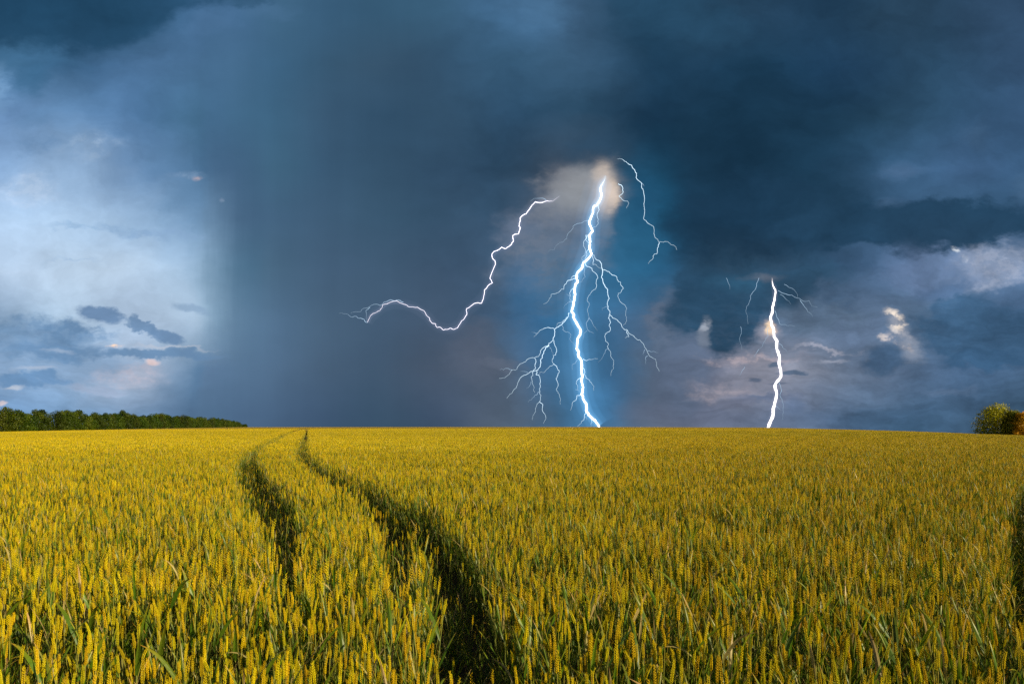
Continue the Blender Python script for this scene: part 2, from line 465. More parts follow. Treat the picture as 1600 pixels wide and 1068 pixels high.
# soil
m_soil, T = mat_new('soil')
pos = T.n('ShaderNodeNewGeometry').outputs['Position']
sn = T.noise(pos, 9.0, 6, 0.65)
sn2 = T.noise(pos, 60.0, 4, 0.6)
c = T.ramp(sn, [(0.3, (0.030, 0.020, 0.010, 1)), (0.6, (0.075, 0.050, 0.026, 1)), (0.8, (0.13, 0.10, 0.05, 1))])
finish(m_soil, T, c, 0.95, bump=(T.math('ADD', sn, sn2), 1.0, 0.03))


def tint(T, base, amount=0.22):
    """each stalk and each plant has a slightly different hue and value"""
    oi = T.n('ShaderNodeObjectInfo').outputs['Random']
    r = T.math('FRACT', T.math('ADD', T.math('MULTIPLY', attr(T, 'rnd'), 7.31), oi))
    hs = T.n('ShaderNodeHueSaturation')
    T.put(hs.inputs['Hue'], T.math('ADD', 0.5 - 0.018, T.math('MULTIPLY', r, 0.036)))
    T.put(hs.inputs['Value'], T.math('ADD', 1 - amount, T.math('MULTIPLY', T.math('FRACT', T.math('MULTIPLY', r, 5.7)), 2 * amount)))
    T.put(hs.inputs['Color'], base)
    return hs.outputs[0]


def patchy(T, a, b):
    """broad riper and greener patches of the field, browner to the right, darker in a far belt"""
    pos = T.n('ShaderNodeNewGeometry').outputs['Position']
    n = T.noise(T.vmath('MULTIPLY', pos, (1, 1, 0)), 0.16, 3, 0.6)
    m = T.mix(T.rng(n, 0.40, 0.62), a, b)
    # browner and darker towards the right hand side of the field
    m = T.mix(T.rng(T.math('ADD', T.sep(pos)[0], T.math('MULTIPLY', T.math('SUBTRACT', n, 0.5), 8.0)), -1.0, 4.5, 0.0, 0.7), m, (0.46, 0.28, 0.004, 1))
    # a darker olive belt across the field, some way off
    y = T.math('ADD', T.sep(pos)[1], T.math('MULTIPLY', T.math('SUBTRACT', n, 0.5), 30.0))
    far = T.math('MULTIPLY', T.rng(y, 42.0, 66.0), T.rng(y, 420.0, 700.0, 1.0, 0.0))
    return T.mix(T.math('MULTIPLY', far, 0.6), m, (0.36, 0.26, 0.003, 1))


m_ear, T = mat_new('wheat_ear')
al = attr(T, 'along')
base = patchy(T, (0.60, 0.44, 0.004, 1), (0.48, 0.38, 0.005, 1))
gr = T.math('FRACT', T.math('MULTIPLY', attr(T, 'rnd'), 13.7))
base = T.mix(T.rng(gr, 0.30, 0.95, 0.0, 0.6), base, (0.24, 0.29, 0.010, 1))
base = T.mix(T.rng(al, 0.0, 1.0, 0.0, 0.5), base, (0.74, 0.55, 0.010, 1))
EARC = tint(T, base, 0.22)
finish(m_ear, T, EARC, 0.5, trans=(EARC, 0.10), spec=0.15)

m_stem, T = mat_new('wheat_stem')
al = attr(T, 'along')
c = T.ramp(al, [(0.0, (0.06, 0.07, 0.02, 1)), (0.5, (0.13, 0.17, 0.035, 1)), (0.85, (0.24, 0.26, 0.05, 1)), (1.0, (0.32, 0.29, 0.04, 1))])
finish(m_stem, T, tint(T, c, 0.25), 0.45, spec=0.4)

m_leaf, T = mat_new('wheat_leaf')
al = attr(T, 'along')
rn = T.math('FRACT', T.math('ADD', attr(T, 'rnd'), T.n('ShaderNodeObjectInfo').outputs['Random']))
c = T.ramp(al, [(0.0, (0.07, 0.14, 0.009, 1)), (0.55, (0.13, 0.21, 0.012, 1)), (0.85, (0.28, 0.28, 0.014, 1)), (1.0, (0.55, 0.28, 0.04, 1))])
dry = T.ramp(al, [(0.0, (0.30, 0.27, 0.08, 1)), (0.6, (0.52, 0.42, 0.16, 1)), (1.0, (0.55, 0.35, 0.14, 1))])
c = T.mix(T.rng(rn, 0.90, 0.93), c, dry)
LC = tint(T, c, 0.25)
finish(m_leaf, T, LC, 0.42, trans=(LC, 0.38), spec=0.45)
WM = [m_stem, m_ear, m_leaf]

# the ground sheet: polar rings all round, far past the crest
rings = [0, 1, 2, 3, 4.5, 6, 8, 11, 15, 20, 27, 36, 48, 64, 85, 110, 140, 180, 230, 300, 380, 480, 600, 750, 950, 1200, 1600, 2200, 3200, 5000, 8000, 12000]
angs = np.concatenate([np.radians(np.arange(-45, 45, 0.75)), np.radians(np.arange(45, 315, 9))])
gm = MB()
gv = [(0, 0, 0)]
for r_ in rings[1:]:
    x = np.sin(angs) * r_; y = np.cos(angs) * r_
    gv += list(zip(x, y, ground(x, y)))
na = len(angs)
gf = [(0, 1 + (k + 1) % na, 1 + k) for k in range(na)]
for i in range(len(rings) - 2):
    for k in range(na):
        a = 1 + i * na + k; b = 1 + i * na + (k + 1) % na
        gf.append((a, b, b + na, a + na))
gm.add(gv, gf)
g_o = link('ground', gm.mesh('ground', [m_soil], True))
tag(g_o, kind='structure')

# ------------------------------------------------------------------ wheat plants
def ear_pts(mb, base, frame, L, lod, r, rg):
    """an ear of wheat: overlapping florets in opposite ranks along a slightly bent axis"""
    X, Y, Z = frame
    bend = rg.uniform(-0.08, 0.22) * L
    bd = (X * math.cos(rg.uniform(0, 6.28)) + Y * math.sin(rg.uniform(0, 6.28)))
    def ax(t): return base + Z * (L * t) + bd * (bend * t * t)
    def wid(t): return 0.40 + 0.88 * math.sin(PI * min(1, t * 0.80 + 0.16)) ** 0.9 * (1 - 0.25 * t)
    if lod == 2:      # spindle with a few steps
        n = 5
        pts = [ax(i / (n - 1)) for i in range(n)]
        rad = [0.0018, 0.0046, 0.0042, 0.0038, 0.0006]
        tube(mb, pts, rad, 4, 1, [i / (n - 1) for i in range(n)], r, cap=False)
        return
    n, fl = (19, (-1, 0, 1)) if lod == 0 else (10, (-0.6, 0.6))
    big = 1.0 if lod == 0 else 1.45
    for i in range(n):
        t = i / n
        side = 1 if i % 2 else -1
        c0 = ax(t); w = wid(t) * 0.0034 * (1.0 if lod == 0 else 1.12)
        for f in fl:
            out = (X * side * (1.0 - 0.25 * abs(f)) + Y * f * 0.95).normalized()
            b0 = c0 + out * (w * 0.35)
            l = 0.0112 * big * (0.85 + 0.3 * rg.random()) * (1 - 0.25 * t)
            d = (Z * 1.0 + out * 0.42).normalized()
            q = out.cross(d).normalized(); p_ = d.cross(q)
            mid = b0 + d * l * 0.45 + out * w * 0.35
            rw = w * 0.52 * (1.0 if lod == 0 else 1.25)
            aw = l * (1.0 + (0.5 * rg.random() if lod == 0 else 0.2)) + (0.006 * rg.random() if t > 0.75 else 0)
            vs = [b0, mid + q * rw, mid + p_ * rw, mid - q * rw, mid - p_ * rw, b0 + d * aw]
            fs = [(0, 2, 1), (0, 3, 2), (0, 4, 3), (0, 1, 4), (5, 1, 2), (5, 2, 3), (5, 3, 4), (5, 4, 1)]
            mb.add(vs, fs, 1, [t * 0.6, t * 0.6 + .2, t * 0.6 + .2, t * 0.6 + .2, t * 0.6 + .2, 0.95], r)


def leaf(mb, base, az, L, wd, up, droop, segs, r, rg, twist=0.0):
    """a strap leaf with a folded midrib that leaves the stem upward and bends over"""
    h = Vector((math.cos(az), math.sin(az), 0)); z = Vector((0, 0, 1))
    side0 = Vector((-math.sin(az), math.cos(az), 0))
    p = Vector(base); ang = up
    vs, fs, ts = [], [], []
    for i in range(segs + 1):
        t = i / segs
        d = h * math.sin(ang) + z * math.cos(ang)
        nrm = d.cross(side0)
        tw = twist * t
        side = side0 * math.cos(tw) + nrm * math.sin(tw)
        w = wd * 0.5 * (min(1, 0.45 + t * 2.2)) * (1 - t ** 2.6) + 0.0003
        fold = nrm * (w * 0.35)
        vs += [p - side * w - fold, p, p + side * w - fold]
        ts += [t, t, t]
        if i < segs:
            b = i * 3
            fs += [(b, b + 1, b + 4, b + 3), (b + 1, b + 2, b + 5, b + 4)]
        p = p + d * (L / segs)
        ang += droop / segs * (0.4 + 1.2 * t)
    mb.add(vs, fs, 2, ts, r)


def stalk(lod, rg, origin=(0, 0, 0), H=None, parts=None, mb=None, leaves=None):
    """one wheat plant; with PARTS given, stem, ear and each leaf go into meshes of their own"""
    o = Vector(origin)
    H = H or min(0.80, rg.gauss(0.665, 0.095))
    lean = abs(rg.gauss(0, 0.05)) + (0.12 if rg.random() < 0.06 else 0); la = rg.uniform(0, 2 * PI)
    ld = Vector((math.cos(la), math.sin(la), 0))
    r = rg.random()
    def path(s): return o + Vector((0, 0, 1)) * (H * s * (1 - 0.15 * lean)) + ld * (H * lean * s * s)
    n = 7 if lod == 0 else (4 if lod == 1 else 2)
    ms = MB() if parts is not None else mb
    if lod == 2:
        tube(ms, [path(0.45), path(1.0)], [0.0020, 0.0016], 3, 0, [0.45, 1.0], r, cap=False)
    else:
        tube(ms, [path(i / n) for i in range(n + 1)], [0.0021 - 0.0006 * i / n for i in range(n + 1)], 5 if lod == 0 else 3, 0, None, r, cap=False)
    if parts is not None: parts.append(('stem', ms))
    Z = (path(1.0) - path(0.93)).normalized()
    a = rg.uniform(0, 2 * PI)
    X = Vector((math.cos(a), math.sin(a), 0)); X = (X - Z * X.dot(Z)).normalized(); Y = Z.cross(X)
    me_ = MB() if parts is not None else mb
    ear_pts(me_, path(1.0), (X, Y, Z), rg.uniform(0.066, 0.100), lod, r, rg)
    if parts is not None: parts.append(('ear', me_))
    spec = leaves if leaves is not None else ([0.82, 0.62, 0.42, 0.24] if lod == 0 else ([0.82, 0.58, 0.34] if lod == 1 else ([0.80] if rg.random() < 0.7 else [])))
    for s in spec:
        s += rg.uniform(-0.07, 0.09)
        ml = MB() if parts is not None else mb
        L = rg.uniform(0.12, 0.26); wd = rg.uniform(0.009, 0.016)
        if rg.random() < 0.22: wd *= 1.5; L *= 1.15
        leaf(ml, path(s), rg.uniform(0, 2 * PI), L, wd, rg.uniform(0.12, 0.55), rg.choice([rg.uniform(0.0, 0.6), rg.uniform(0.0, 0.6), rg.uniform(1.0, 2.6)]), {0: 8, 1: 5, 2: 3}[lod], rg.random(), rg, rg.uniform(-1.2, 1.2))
        if parts is not None: parts.append(('leaf', ml))


# ---- where the wheat stands
def on_canopy(px, py, h=0.85):
    """a point of the crop's top seen in the photograph -> its place in the field"""
    d = (EYE - h) * FPX / (py - HOR)
    return ((px - 800) / FPX * d, d)


def lane(pts):
    return np.array([on_canopy(*p) for p in pts])


LANES = [  # (path, half width at each point)
    (lane([(476, 669.2), (462, 672), (448, 677), (425, 687), (400, 699), (387, 712), (388, 726), (404, 745), (420, 765), (441, 800), (447, 845), (446, 875), (444, 900)]),
     [0.34, 0.30, 0.26, 0.22, 0.22, 0.26, 0.28, 0.30, 0.31, 0.24, 0.07, 0.03, 0.01]),
    (lane([(479, 669.2), (479, 673), (477, 682), (470, 700), (474, 710), (492, 722), (530, 741), (580, 762), (632, 782), (682, 812), (716, 856), (728, 900), (735, 950), (752, 1010), (765, 1068), (800, 1300)]),
     [0.20, 0.22, 0.24, 0.25, 0.25, 0.24, 0.22, 0.23, 0.25, 0.24, 0.22, 0.20, 0.18, 0.17, 0.16, 0.15]),
    (lane([(604, 774), (616, 800), (621, 830), (629, 865), (640, 900)]), [0.18, 0.15, 0.13, 0.10, 0.03]),
    (lane([(1640, 725), (1618, 745), (1606, 790), (1604, 850), (1612, 930)]), [0.20, 0.17, 0.15, 0.12, 0.06]),
]


def lane_gap(x, y):
    """signed distance outside the nearest wheel track (negative = inside it)"""
    x = np.asarray(x, float); y = np.asarray(y, float)
    best = np.full(x.shape, 1e9)
    for P, hw in LANES:
        for i in range(len(P) - 1):
            a, b = P[i], P[i + 1]
            d = b - a; L2 = d @ d
            t = np.clip(((x - a[0]) * d[0] + (y - a[1]) * d[1]) / L2, 0, 1)
            q = np.hypot(x - (a[0] + t * d[0]), y - (a[1] + t * d[1])) - (hw[i] + (hw[i + 1] - hw[i]) * t)
            best = np.minimum(best, q)
    return best


def cells(y0, y1, step, margin, jit=0.5, x_lo=None):
    """jittered grid over the strip of the view between two distances"""
    out = []
    ny = int((y1 - y0) / step)
    for j in range(ny):
        yy_ = y0 + (j + 0.5) * step
        hw = max(0.0, yy_) * 0.76 + margin
        nx = int(2 * hw / step) + 1
        xs = -hw + (np.arange(nx) + 0.5) * step
        out.append(np.stack([xs, np.full(nx, yy_)], 1))
    p = np.concatenate(out)
    p += (nrg.random(p.shape) - 0.5) * step * 2 * jit
    return p


protos = bpy.data.collections.new('wheat_kinds')     # not linked to the scene: the field's own building blocks
plist = []


def proto(mb):
    i = len(plist)
    o = bpy.data.objects.new('wheat_kind_%03d' % i, mb.mesh('wheat_kind_%03d' % i, WM))
    protos.objects.link(o); plist.append(o)
    return i


def clump(lod, n, size, H=None):
    mb = MB()
    for k in range(n):
        stalk(lod, rng, ((rng.random() - 0.5) * size, (rng.random() - 0.5) * size, 0), mb=mb, H=H)
    return proto(mb)


N0 = []
for k in range(22):
    mb = MB(); stalk(0, rng, mb=mb); N0.append(proto(mb))
N1 = []
for k in range(20):
    mb = MB(); stalk(1, rng, mb=mb); N1.append(proto(mb))
C1 = [clump(1, 5, 0.17) for k in range(20)]          # 0.15 m cells
C2 = [clump(2, 30, 0.42) for k in range(12)]         # 0.35 m cells
C3 = [clump(2, 170, 1.25) for k in range(8)]         # 1 m cells
WD = []                                              # leafy weeds for the tracks
for k in range(5):
    mb = MB()
    for j in range(9):
        leaf(mb, (rng.uniform(-.05, .05), rng.uniform(-.05, .05), 0), rng.uniform(0, 6.3), rng.uniform(.2, .42), rng.uniform(.008, .014), rng.uniform(.1, .6), rng.uniform(.4, 2.2), 6, rng.uniform(0, 0.8), rng, rng.uniform(-1, 1))
    WD.append(proto(mb))

PT = []      # x, y, z, index, rotation, tilt, scale


def scatter(p, kinds, gap=0.0, smin=0.95, smax=1.07, tilt=0.03):
    g_ = lane_gap(p[:, 0], p[:, 1])
    p = p[g_ > gap]
    n = len(p)
    z = ground(p[:, 0], p[:, 1])
    # slow waves in the height of the crop
    w_ = 1 + 0.035 * np.sin(p[:, 0] * 1.7 + np.sin(p[:, 1] * 0.9) * 2) + 0.03 * np.sin(p[:, 1] * 2.3 + p[:, 0] * 0.6)
    PT.append(np.stack([p[:, 0], p[:, 1], z, nrg.choice(kinds, n).astype(float), nrg.random(n) * 2 * PI, nrg.normal(0, tilt, n), (smin + (smax - smin) * nrg.random(n)) * w_], 1))


near = cells(1.9, 4.2, 0.071, 0.6)
near = near[lane_gap(near[:, 0], near[:, 1]) > 0]
near_d = np.hypot(near[:, 0], near[:, 1])
# which stalks show largest: in the frame, nearest first
npx = 800 + FPX * near[:, 0] / near[:, 1]
npy = HOR + FPX * (EYE - 0.86) / near[:, 1]
vis = (npx > 4) & (npx < 1596) & (npy < 1095)
order = np.argsort(np.where(vis, near[:, 1], 1e9))
front = near[order[:300]]
rest = near[order[300:]]
scatter(rest, N0, -1)
mid = cells(4.2, 8.0, 0.066, 0.6)
scatter(mid, N1, 0.0)
scatter(cells(-1.6, 1.9, 0.15, 1.8), C1, 0.08)
side = cells(1.9, 8.0, 0.15, 4.0)
side = side[np.abs(side[:, 0]) > side[:, 1] * 0.76 + 0.68]
scatter(side, C1, 0.08)
far1 = cells(8.0, 27.0, 0.15, 2.5)
scatter(far1, C1, 0.05)
far2 = cells(27.0, 60.0, 0.35, 4.0)
scatter(far2, C2, 0.12)
far3 = cells(60.0, 190.0, 1.0, 6.0, 0.35)
g3 = lane_gap(far3[:, 0], far3[:, 1])
scatter(far3[g3 > 0.9], C3, -1)
# finer cells beside the tracks where the coarse ones would spill into them
fine = cells(60.0, 150.0, 0.35, 2.0)
gf_ = lane_gap(fine[:, 0], fine[:, 1])
scatter(fine[(gf_ > 0.1) & (gf_ < 1.0)], C2, -1)
# sparse weeds and stragglers in the tracks
wp = cells(2.0, 60.0, 0.13, 0.3)
gw = lane_gap(wp[:, 0], wp[:, 1])
wp1 = wp[(gw < 0.02) & (nrg.random(len(wp)) < 0.8)]
scatter(wp1, WD, -9, 0.45, 1.05)
st_ = wp[(gw < 0.0) & (nrg.random(len(wp)) < 0.5)]
scatter(st_, N1, -9, 0.55, 0.92, 0.10)
edge = wp[(wp[:, 0] > 3) & (gw < 0.5) & (gw > -0.4)]
scatter(edge[nrg.random(len(edge)) < 0.6], WD, -9, 0.7, 1.5)

PT = np.concatenate(PT)
# the closed top of the crop beyond the last plants that can be told apart
sheet_r = [128, 145, 165, 190, 220, 260, 300, 360, 430, 520, 640, 800, 1000, 1300, 1700, 2200]
sa = np.radians(np.arange(-46, 46.01, 0.5))
sv = []
for r_ in sheet_r:
    x = np.sin(sa) * r_; y = np.cos(sa) * r_
    sv += list(zip(x, y, ground(x, y) + 0.80))
ns = len(sa)
sf = []
for i in range(len(sheet_r) - 1):
    for k in range(ns - 1):
        a = len(PT) + i * ns + k
        sf.append((a, a + 1, a + 1 + ns, a + ns))
wm = bpy.data.meshes.new('wheat')
wm.from_pydata([tuple(q) for q in PT[:, :3]] + sv, [], sf)


def put_attr(name, kind, arr, pad):
    a = wm.attributes.new(name, kind, 'POINT')
    full = np.concatenate([arr, np.tile(pad, (len(sv),) + (1,) * (arr.ndim - 1)) if arr.ndim > 1 else np.full(len(sv), pad)])
    a.data.foreach_set('vector' if kind == 'FLOAT_VECTOR' else 'value', full.astype(np.int32 if kind == 'INT' else np.float32).ravel())


put_attr('kind_index', 'INT', PT[:, 3], 0)
put_attr('size', 'FLOAT', PT[:, 6], 1)
put_attr('turn', 'FLOAT_VECTOR', np.stack([PT[:, 5], np.roll(PT[:, 5], 7), PT[:, 4]], 1), np.zeros((1, 3)))
put_attr('is_plant', 'FLOAT', np.ones(len(PT)), 0)

m_far, T = mat_new('wheat_far_top')
pos = T.n('ShaderNodeNewGeometry').outputs['Position']
fn = T.noise(T.vmath('MULTIPLY', pos, (1.0, 0.35, 0.0)), 1.3, 5, 0.7)
fn2 = T.noise(pos, 0.02, 3, 0.5)
c = T.mix(T.rng(fn, 0.35, 0.65), (0.34, 0.23, 0.004, 1), (0.56, 0.38, 0.006, 1))
c = T.mix(T.rng(fn2, 0.4, 0.6, 0, 0.5), c, (0.28, 0.24, 0.015, 1))
finish(m_far, T, c, 0.8, bump=(fn, 1.0, 0.6))
wm.materials.append(m_far)
wheat = link('wheat_field', wm)
tag(wheat, 'ripening yellow green wheat covering the field from the front to the horizon', 'wheat', kind='stuff')
ng = bpy.data.node_groups.new('wheat_scatter', 'GeometryNodeTree')
ng.interface.new_socket('Geometry', in_out='INPUT', socket_type='NodeSocketGeometry')
ng.interface.new_socket('Geometry', in_out='OUTPUT', socket_type='NodeSocketGeometry')
gi = ng.nodes.new('NodeGroupInput'); go = ng.nodes.new('NodeGroupOutput')
def named(n, t):
    a = ng.nodes.new('GeometryNodeInputNamedAttribute'); a.data_type = t; a.inputs['Name'].default_value = n
    return [s for s in a.outputs if s.enabled and s.name == 'Attribute'][0]
sepg = ng.nodes.new('GeometryNodeSeparateGeometry'); sepg.domain = 'POINT'
cmp_ = ng.nodes.new('FunctionNodeCompare'); cmp_.data_type = 'FLOAT'; cmp_.operation = 'GREATER_THAN'; cmp_.inputs[1].default_value = 0.5
ng.links.new(named('is_plant', 'FLOAT'), cmp_.inputs[0])
ng.links.new(gi.outputs[0], sepg.inputs[0]); ng.links.new(cmp_.outputs[0], sepg.inputs[1])
ci = ng.nodes.new('GeometryNodeCollectionInfo'); ci.inputs['Collection'].default_value = protos
ci.inputs['Separate Children'].default_value = True; ci.inputs['Reset Children'].default_value = True
iop = ng.nodes.new('GeometryNodeInstanceOnPoints')
iop.inputs['Pick Instance'].default_value = True
ng.links.new(sepg.outputs[0], iop.inputs['Points']); ng.links.new(ci.outputs[0], iop.inputs['Instance'])
ng.links.new(named('kind_index', 'INT'), iop.inputs['Instance Index'])
ng.links.new(named('turn', 'FLOAT_VECTOR'), iop.inputs['Rotation'])
ng.links.new(named('size', 'FLOAT'), iop.inputs['Scale'])
jg = ng.nodes.new('GeometryNodeJoinGeometry')
ng.links.new(sepg.outputs[1], jg.inputs[0]); ng.links.new(iop.outputs[0], jg.inputs[0])
ng.links.new(jg.outputs[0], go.inputs[0])
md = wheat.modifiers.new('scatter', 'NODES'); md.node_group = ng
print('wheat instances', len(PT))

# ------------------------------------------------------------------ the 300 nearest stalks as things of their own
KW = ['with a plump upright ear', 'with a slender ear', 'with a slightly bent ear', 'with a long ear and a drooping leaf', 'with an ear leaning to one side', 'with a short stout ear']
masters = []
for k in range(10):
    parts = []
    rs = random.Random(100 + k)
    stalk(0, rs, parts=parts)
    masters.append([(n, mb.mesh('wheat_' + n, WM, False)) for n, mb in parts])
ZN = [(0, 'at the left end of the front row'), (140, 'in the front row near the left end'), (290, 'in the front row, well left of the wheel track'), (440, 'in the front row, a little left of the wheel track'), (600, 'in the front row on the left bank of the wheel track'),
      (740, 'in the front row beside the dark wheel track'), (860, 'in the front row on the right bank of the wheel track'), (1000, 'in the front row, a little right of the wheel track'), (1150, 'in the front row, well right of the wheel track'),
      (1310, 'in the front row near the right end'), (1460, 'at the right end of the front row')]
for i, (x, y) in enumerate(front):
    ms = masters[rng.randrange(len(masters))]
    px = 800 + FPX * x / y
    zone = [t for a, t in ZN if px >= a][-1]
    root = link('wheat_stalk', ms[0][1])
    root.location = (x, y, gz(x, y))
    root.rotation_euler = (rng.gauss(0, 0.03), rng.gauss(0, 0.03), rng.uniform(0, 2 * PI))
    s = rng.uniform(0.95, 1.07); root.scale = (s, s, s)
    tag(root, 'yellow wheat stalk ' + zone, 'wheat stalk', 'wheat stalks ' + zone)
    for n, me in ms[1:]:
        link(n, me, root)

# ------------------------------------------------------------------ trees
def foliage_mat(name, c1, c2, c3):
    m, T = mat_new(name)
    r = attr(T, 'rnd')
    pos = T.n('ShaderNodeTexCoord').outputs['Object']
    n = T.noise(pos, 0.8, 3, 0.6)
    c = T.ramp(T.math('ADD', T.math('MULTIPLY', r, 0.6), T.math('MULTIPLY', n, 0.4)), [(0.15, c1), (0.5, c2), (0.85, c3)])
    oi = T.n('ShaderNodeObjectInfo').outputs['Random']
    hs = T.n('ShaderNodeHueSaturation'); T.put(hs.inputs['Color'], c)
    T.put(hs.inputs['Value'], T.math('ADD', 0.7, T.math('MULTIPLY', oi, 0.65)))
    T.put(hs.inputs['Hue'], T.math('ADD', 0.485, T.math('MULTIPLY', T.math('FRACT', T.math('MULTIPLY', oi, 9.3)), 0.03)))
    c = hs.outputs[0]
    return finish(m, T, c, 0.5, trans=(c, 0.35), spec=0.3)


m_bark, T = mat_new('bark')
c = T.ramp(T.noise(T.n('ShaderNodeTexCoord').outputs['Object'], 6, 5, 0.6), [(0.3, (0.03, 0.022, 0.015, 1)), (0.7, (0.10, 0.075, 0.05, 1))])
finish(m_bark, T, c, 0.9)
F_DARK = foliage_mat('foliage_dark', (0.013, 0.030, 0.002, 1), (0.040, 0.078, 0.003, 1), (0.11, 0.14, 0.006, 1))
F_YEL = foliage_mat('foliage_yellow_green', (0.10, 0.15, 0.003, 1), (0.36, 0.40, 0.006, 1), (0.70, 0.66, 0.02, 1))
F_MID = foliage_mat('foliage_green', (0.04, 0.065, 0.003, 1), (0.15, 0.18, 0.005, 1), (0.36, 0.32, 0.015, 1))
F_ORG = foliage_mat('foliage_orange', (0.16, 0.12, 0.004, 1), (0.52, 0.32, 0.006, 1), (0.85, 0.50, 0.02, 1))


def tree_meshes(rg, H, Wd, fol, leaves=3600, size=0.28, low=0.12, lobes=16):
    """crown of many small leaf clumps round limb ends, and a tapered trunk with limbs"""
    tb = MB()
    top = H * 0.72
    tp = [(0, 0, -0.4), (0.05, 0, H * 0.15), (rg.uniform(-.2, .2), rg.uniform(-.2, .2), H * 0.4), (rg.uniform(-.4, .4), rg.uniform(-.4, .4), top)]
    tube(tb, tp, [0.24, 0.19, 0.13, 0.04], 7, 0)
    cen = []
    for i in range(lobes):
        a = i * 2.4 + rg.uniform(-.4, .4)
        t = (i + 0.5) / lobes
        zc = H * (low + (0.97 - low) * t * 0.93)
        prof = math.sin(PI * min(0.97, 0.22 + 0.74 * t)) ** 0.7
        rr = Wd * 0.5 * prof * rg.uniform(0.35, 0.78)
        c = Vector((math.cos(a) * rr, math.sin(a) * rr, zc))
        rad = Wd * rg.uniform(0.17, 0.27) * (0.75 + 0.4 * prof)
        cen.append((c, rad))
        if i % 2 == 0:
            z0 = min(top, max(H * 0.12, zc * 0.6))
            tube(tb, [(0, 0, z0), tuple(Vector((0, 0, z0)).lerp(c, 0.55) + Vector((0, 0, 0.15))), tuple(c)], [0.09, 0.06, 0.02], 5, 0)
    cb = MB()
    per = leaves // len(cen)
    vs, fs, rs = [], [], []
    for c, rad in cen:
        cr = rg.random()
        for k in range(per):
            d = Vector((rg.gauss(0, 1), rg.gauss(0, 1), rg.gauss(0, 1))).normalized()
            q = c + Vector((d.x, d.y, d.z * 0.85)) * rad * (rg.random() ** 0.33) * rg.uniform(0.8, 1.25)
            if q.z < 0.15: q.z = rg.uniform(0.1, 0.5)
            s = size * rg.uniform(0.5, 1.25)
            u = Vector((rg.gauss(0, 1), rg.gauss(0, 1), rg.gauss(0, 1))).normalized()
            nrm = (d + u * 0.9).normalized()
            e1 = nrm.cross(u).normalized() * s; e2 = nrm.cross(e1).normalized() * s * 0.6
            cb.add([q - e1 * .5, q + e2 * .5, q + e1 * .6, q - e2 * .5], [(0, 1, 2, 3)], 0, 0.0, 0.55 * cr + 0.45 * rg.random())
    return tb.mesh('trunk', [m_bark], True), cb.mesh('crown', [fol], False)


def plant_tree(name, meshes, x, y, sx, sz, rz, label, cat, group):
    e = bpy.data.objects.new(name, None); COL.objects.link(e)
    e.empty_display_size = 1
    e.location = (x, y, gz(x, y)); e.rotation_euler = (0, 0, rz); e.scale = (sx, sx, sz)
    tag(e, label, cat, group)
    link('trunk', meshes[0], e); link('crown', meshes[1], e)
    return e


rt = random.Random(21)
kinds = [tree_meshes(rt, 8.0, rt.uniform(6.5, 9.5), F_DARK, 4600, 0.46, rt.uniform(0.0, 0.06), rt.choice([8, 10, 13])) for k in range(8)]
ROW0, ROW1 = (-0.80 * 232, 232.0), ((384 - 800) / FPX * 960, 960.0)
tops = [(-60, 636), (0, 640), (12, 634), (30, 636), (45, 646), (62, 638), (78, 645), (95, 640), (118, 642), (135, 645), (160, 647), (185, 643), (195, 641), (215, 648), (235, 650), (252, 645), (262, 650), (290, 650), (310, 652), (340, 654), (362, 657), (375, 660), (386, 664)]
s, i = 0.0, 0
Ltot = math.hypot(ROW1[0] - ROW0[0], ROW1[1] - ROW0[1])
row = []
while s < Ltot:
    t = s / Ltot
    x = ROW0[0] + (ROW1[0] - ROW0[0]) * t + rt.uniform(-1.2, 1.2)
    y = ROW0[1] + (ROW1[1] - ROW0[1]) * t
    row.append((x, y)); s += rt.uniform(4.0, 9.5) * (1 + 1.0 * t)
for i, (x, y) in enumerate(row):
    px = 800 + FPX * x / y
    py = np.interp(px, [a for a, b in tops], [b for a, b in tops]) + rt.uniform(-4.5, 6.0) * 240 / max(240, y)
    d = y
    ztop = EYE + (HOR - py) / FPX * d
    H = max(3.0, ztop - gz(x, y))
    if px < 40: lab = 'dark green tree at the left end of the tree belt'
    elif px < 130: lab = 'dark green tree %s of the belt, in its nearest stretch' % ['among the tallest', 'with a ragged crown'][i % 2]
    elif px < 240: lab = 'dark green tree in the middle of the receding tree belt'
    elif px < 340: lab = 'small looking dark green tree in the far half of the tree belt'
    else: lab = 'dark green tree at the far tip of the tree belt on the horizon'
    lab = lab.replace('among the tallest of the belt', 'among the tallest of the belt').replace('with a ragged crown of the belt', 'with a ragged crown')
    sz = H / 8.0
    plant_tree('tree', kinds[rt.randrange(8)], x, y, 0.5 * sz + 0.55 * rt.uniform(0.9, 1.1), sz, rt.uniform(0, 6.28), lab, 'tree', 'trees of the shelter belt on the left')
print('trees', len(row))


def right_tree(px, py_top, d, Wpx, fol, lab, low=0.02, n=5200, name='tree', seed=1):
    x = (px - 800) / FPX * d
    H = EYE + (HOR - py_top) / FPX * d - gz(x, d)
    Wd = Wpx / FPX * d
    ms = tree_meshes(random.Random(seed), H, Wd, fol, n, 0.34, low, 26)
    plant_tree(name, ms, x, d, 1, 1, seed, lab, 'tree', None)


right_tree(1555, 633, 150, 56, F_YEL, 'bushy yellow green tree standing at the outer left of the clump on the right', seed=3, n=8000)
right_tree(1582, 639, 147, 36, F_MID, 'round green tree between the yellow green tree and the orange one', seed=5, n=7000)
right_tree(1598, 642, 145, 30, F_ORG, 'orange tinged tree at the right edge of the clump', seed=8, n=5000)
right_tree(1640, 640, 150, 44, F_MID, 'green tree beyond the orange one in the right clump', seed=9, n=3000)

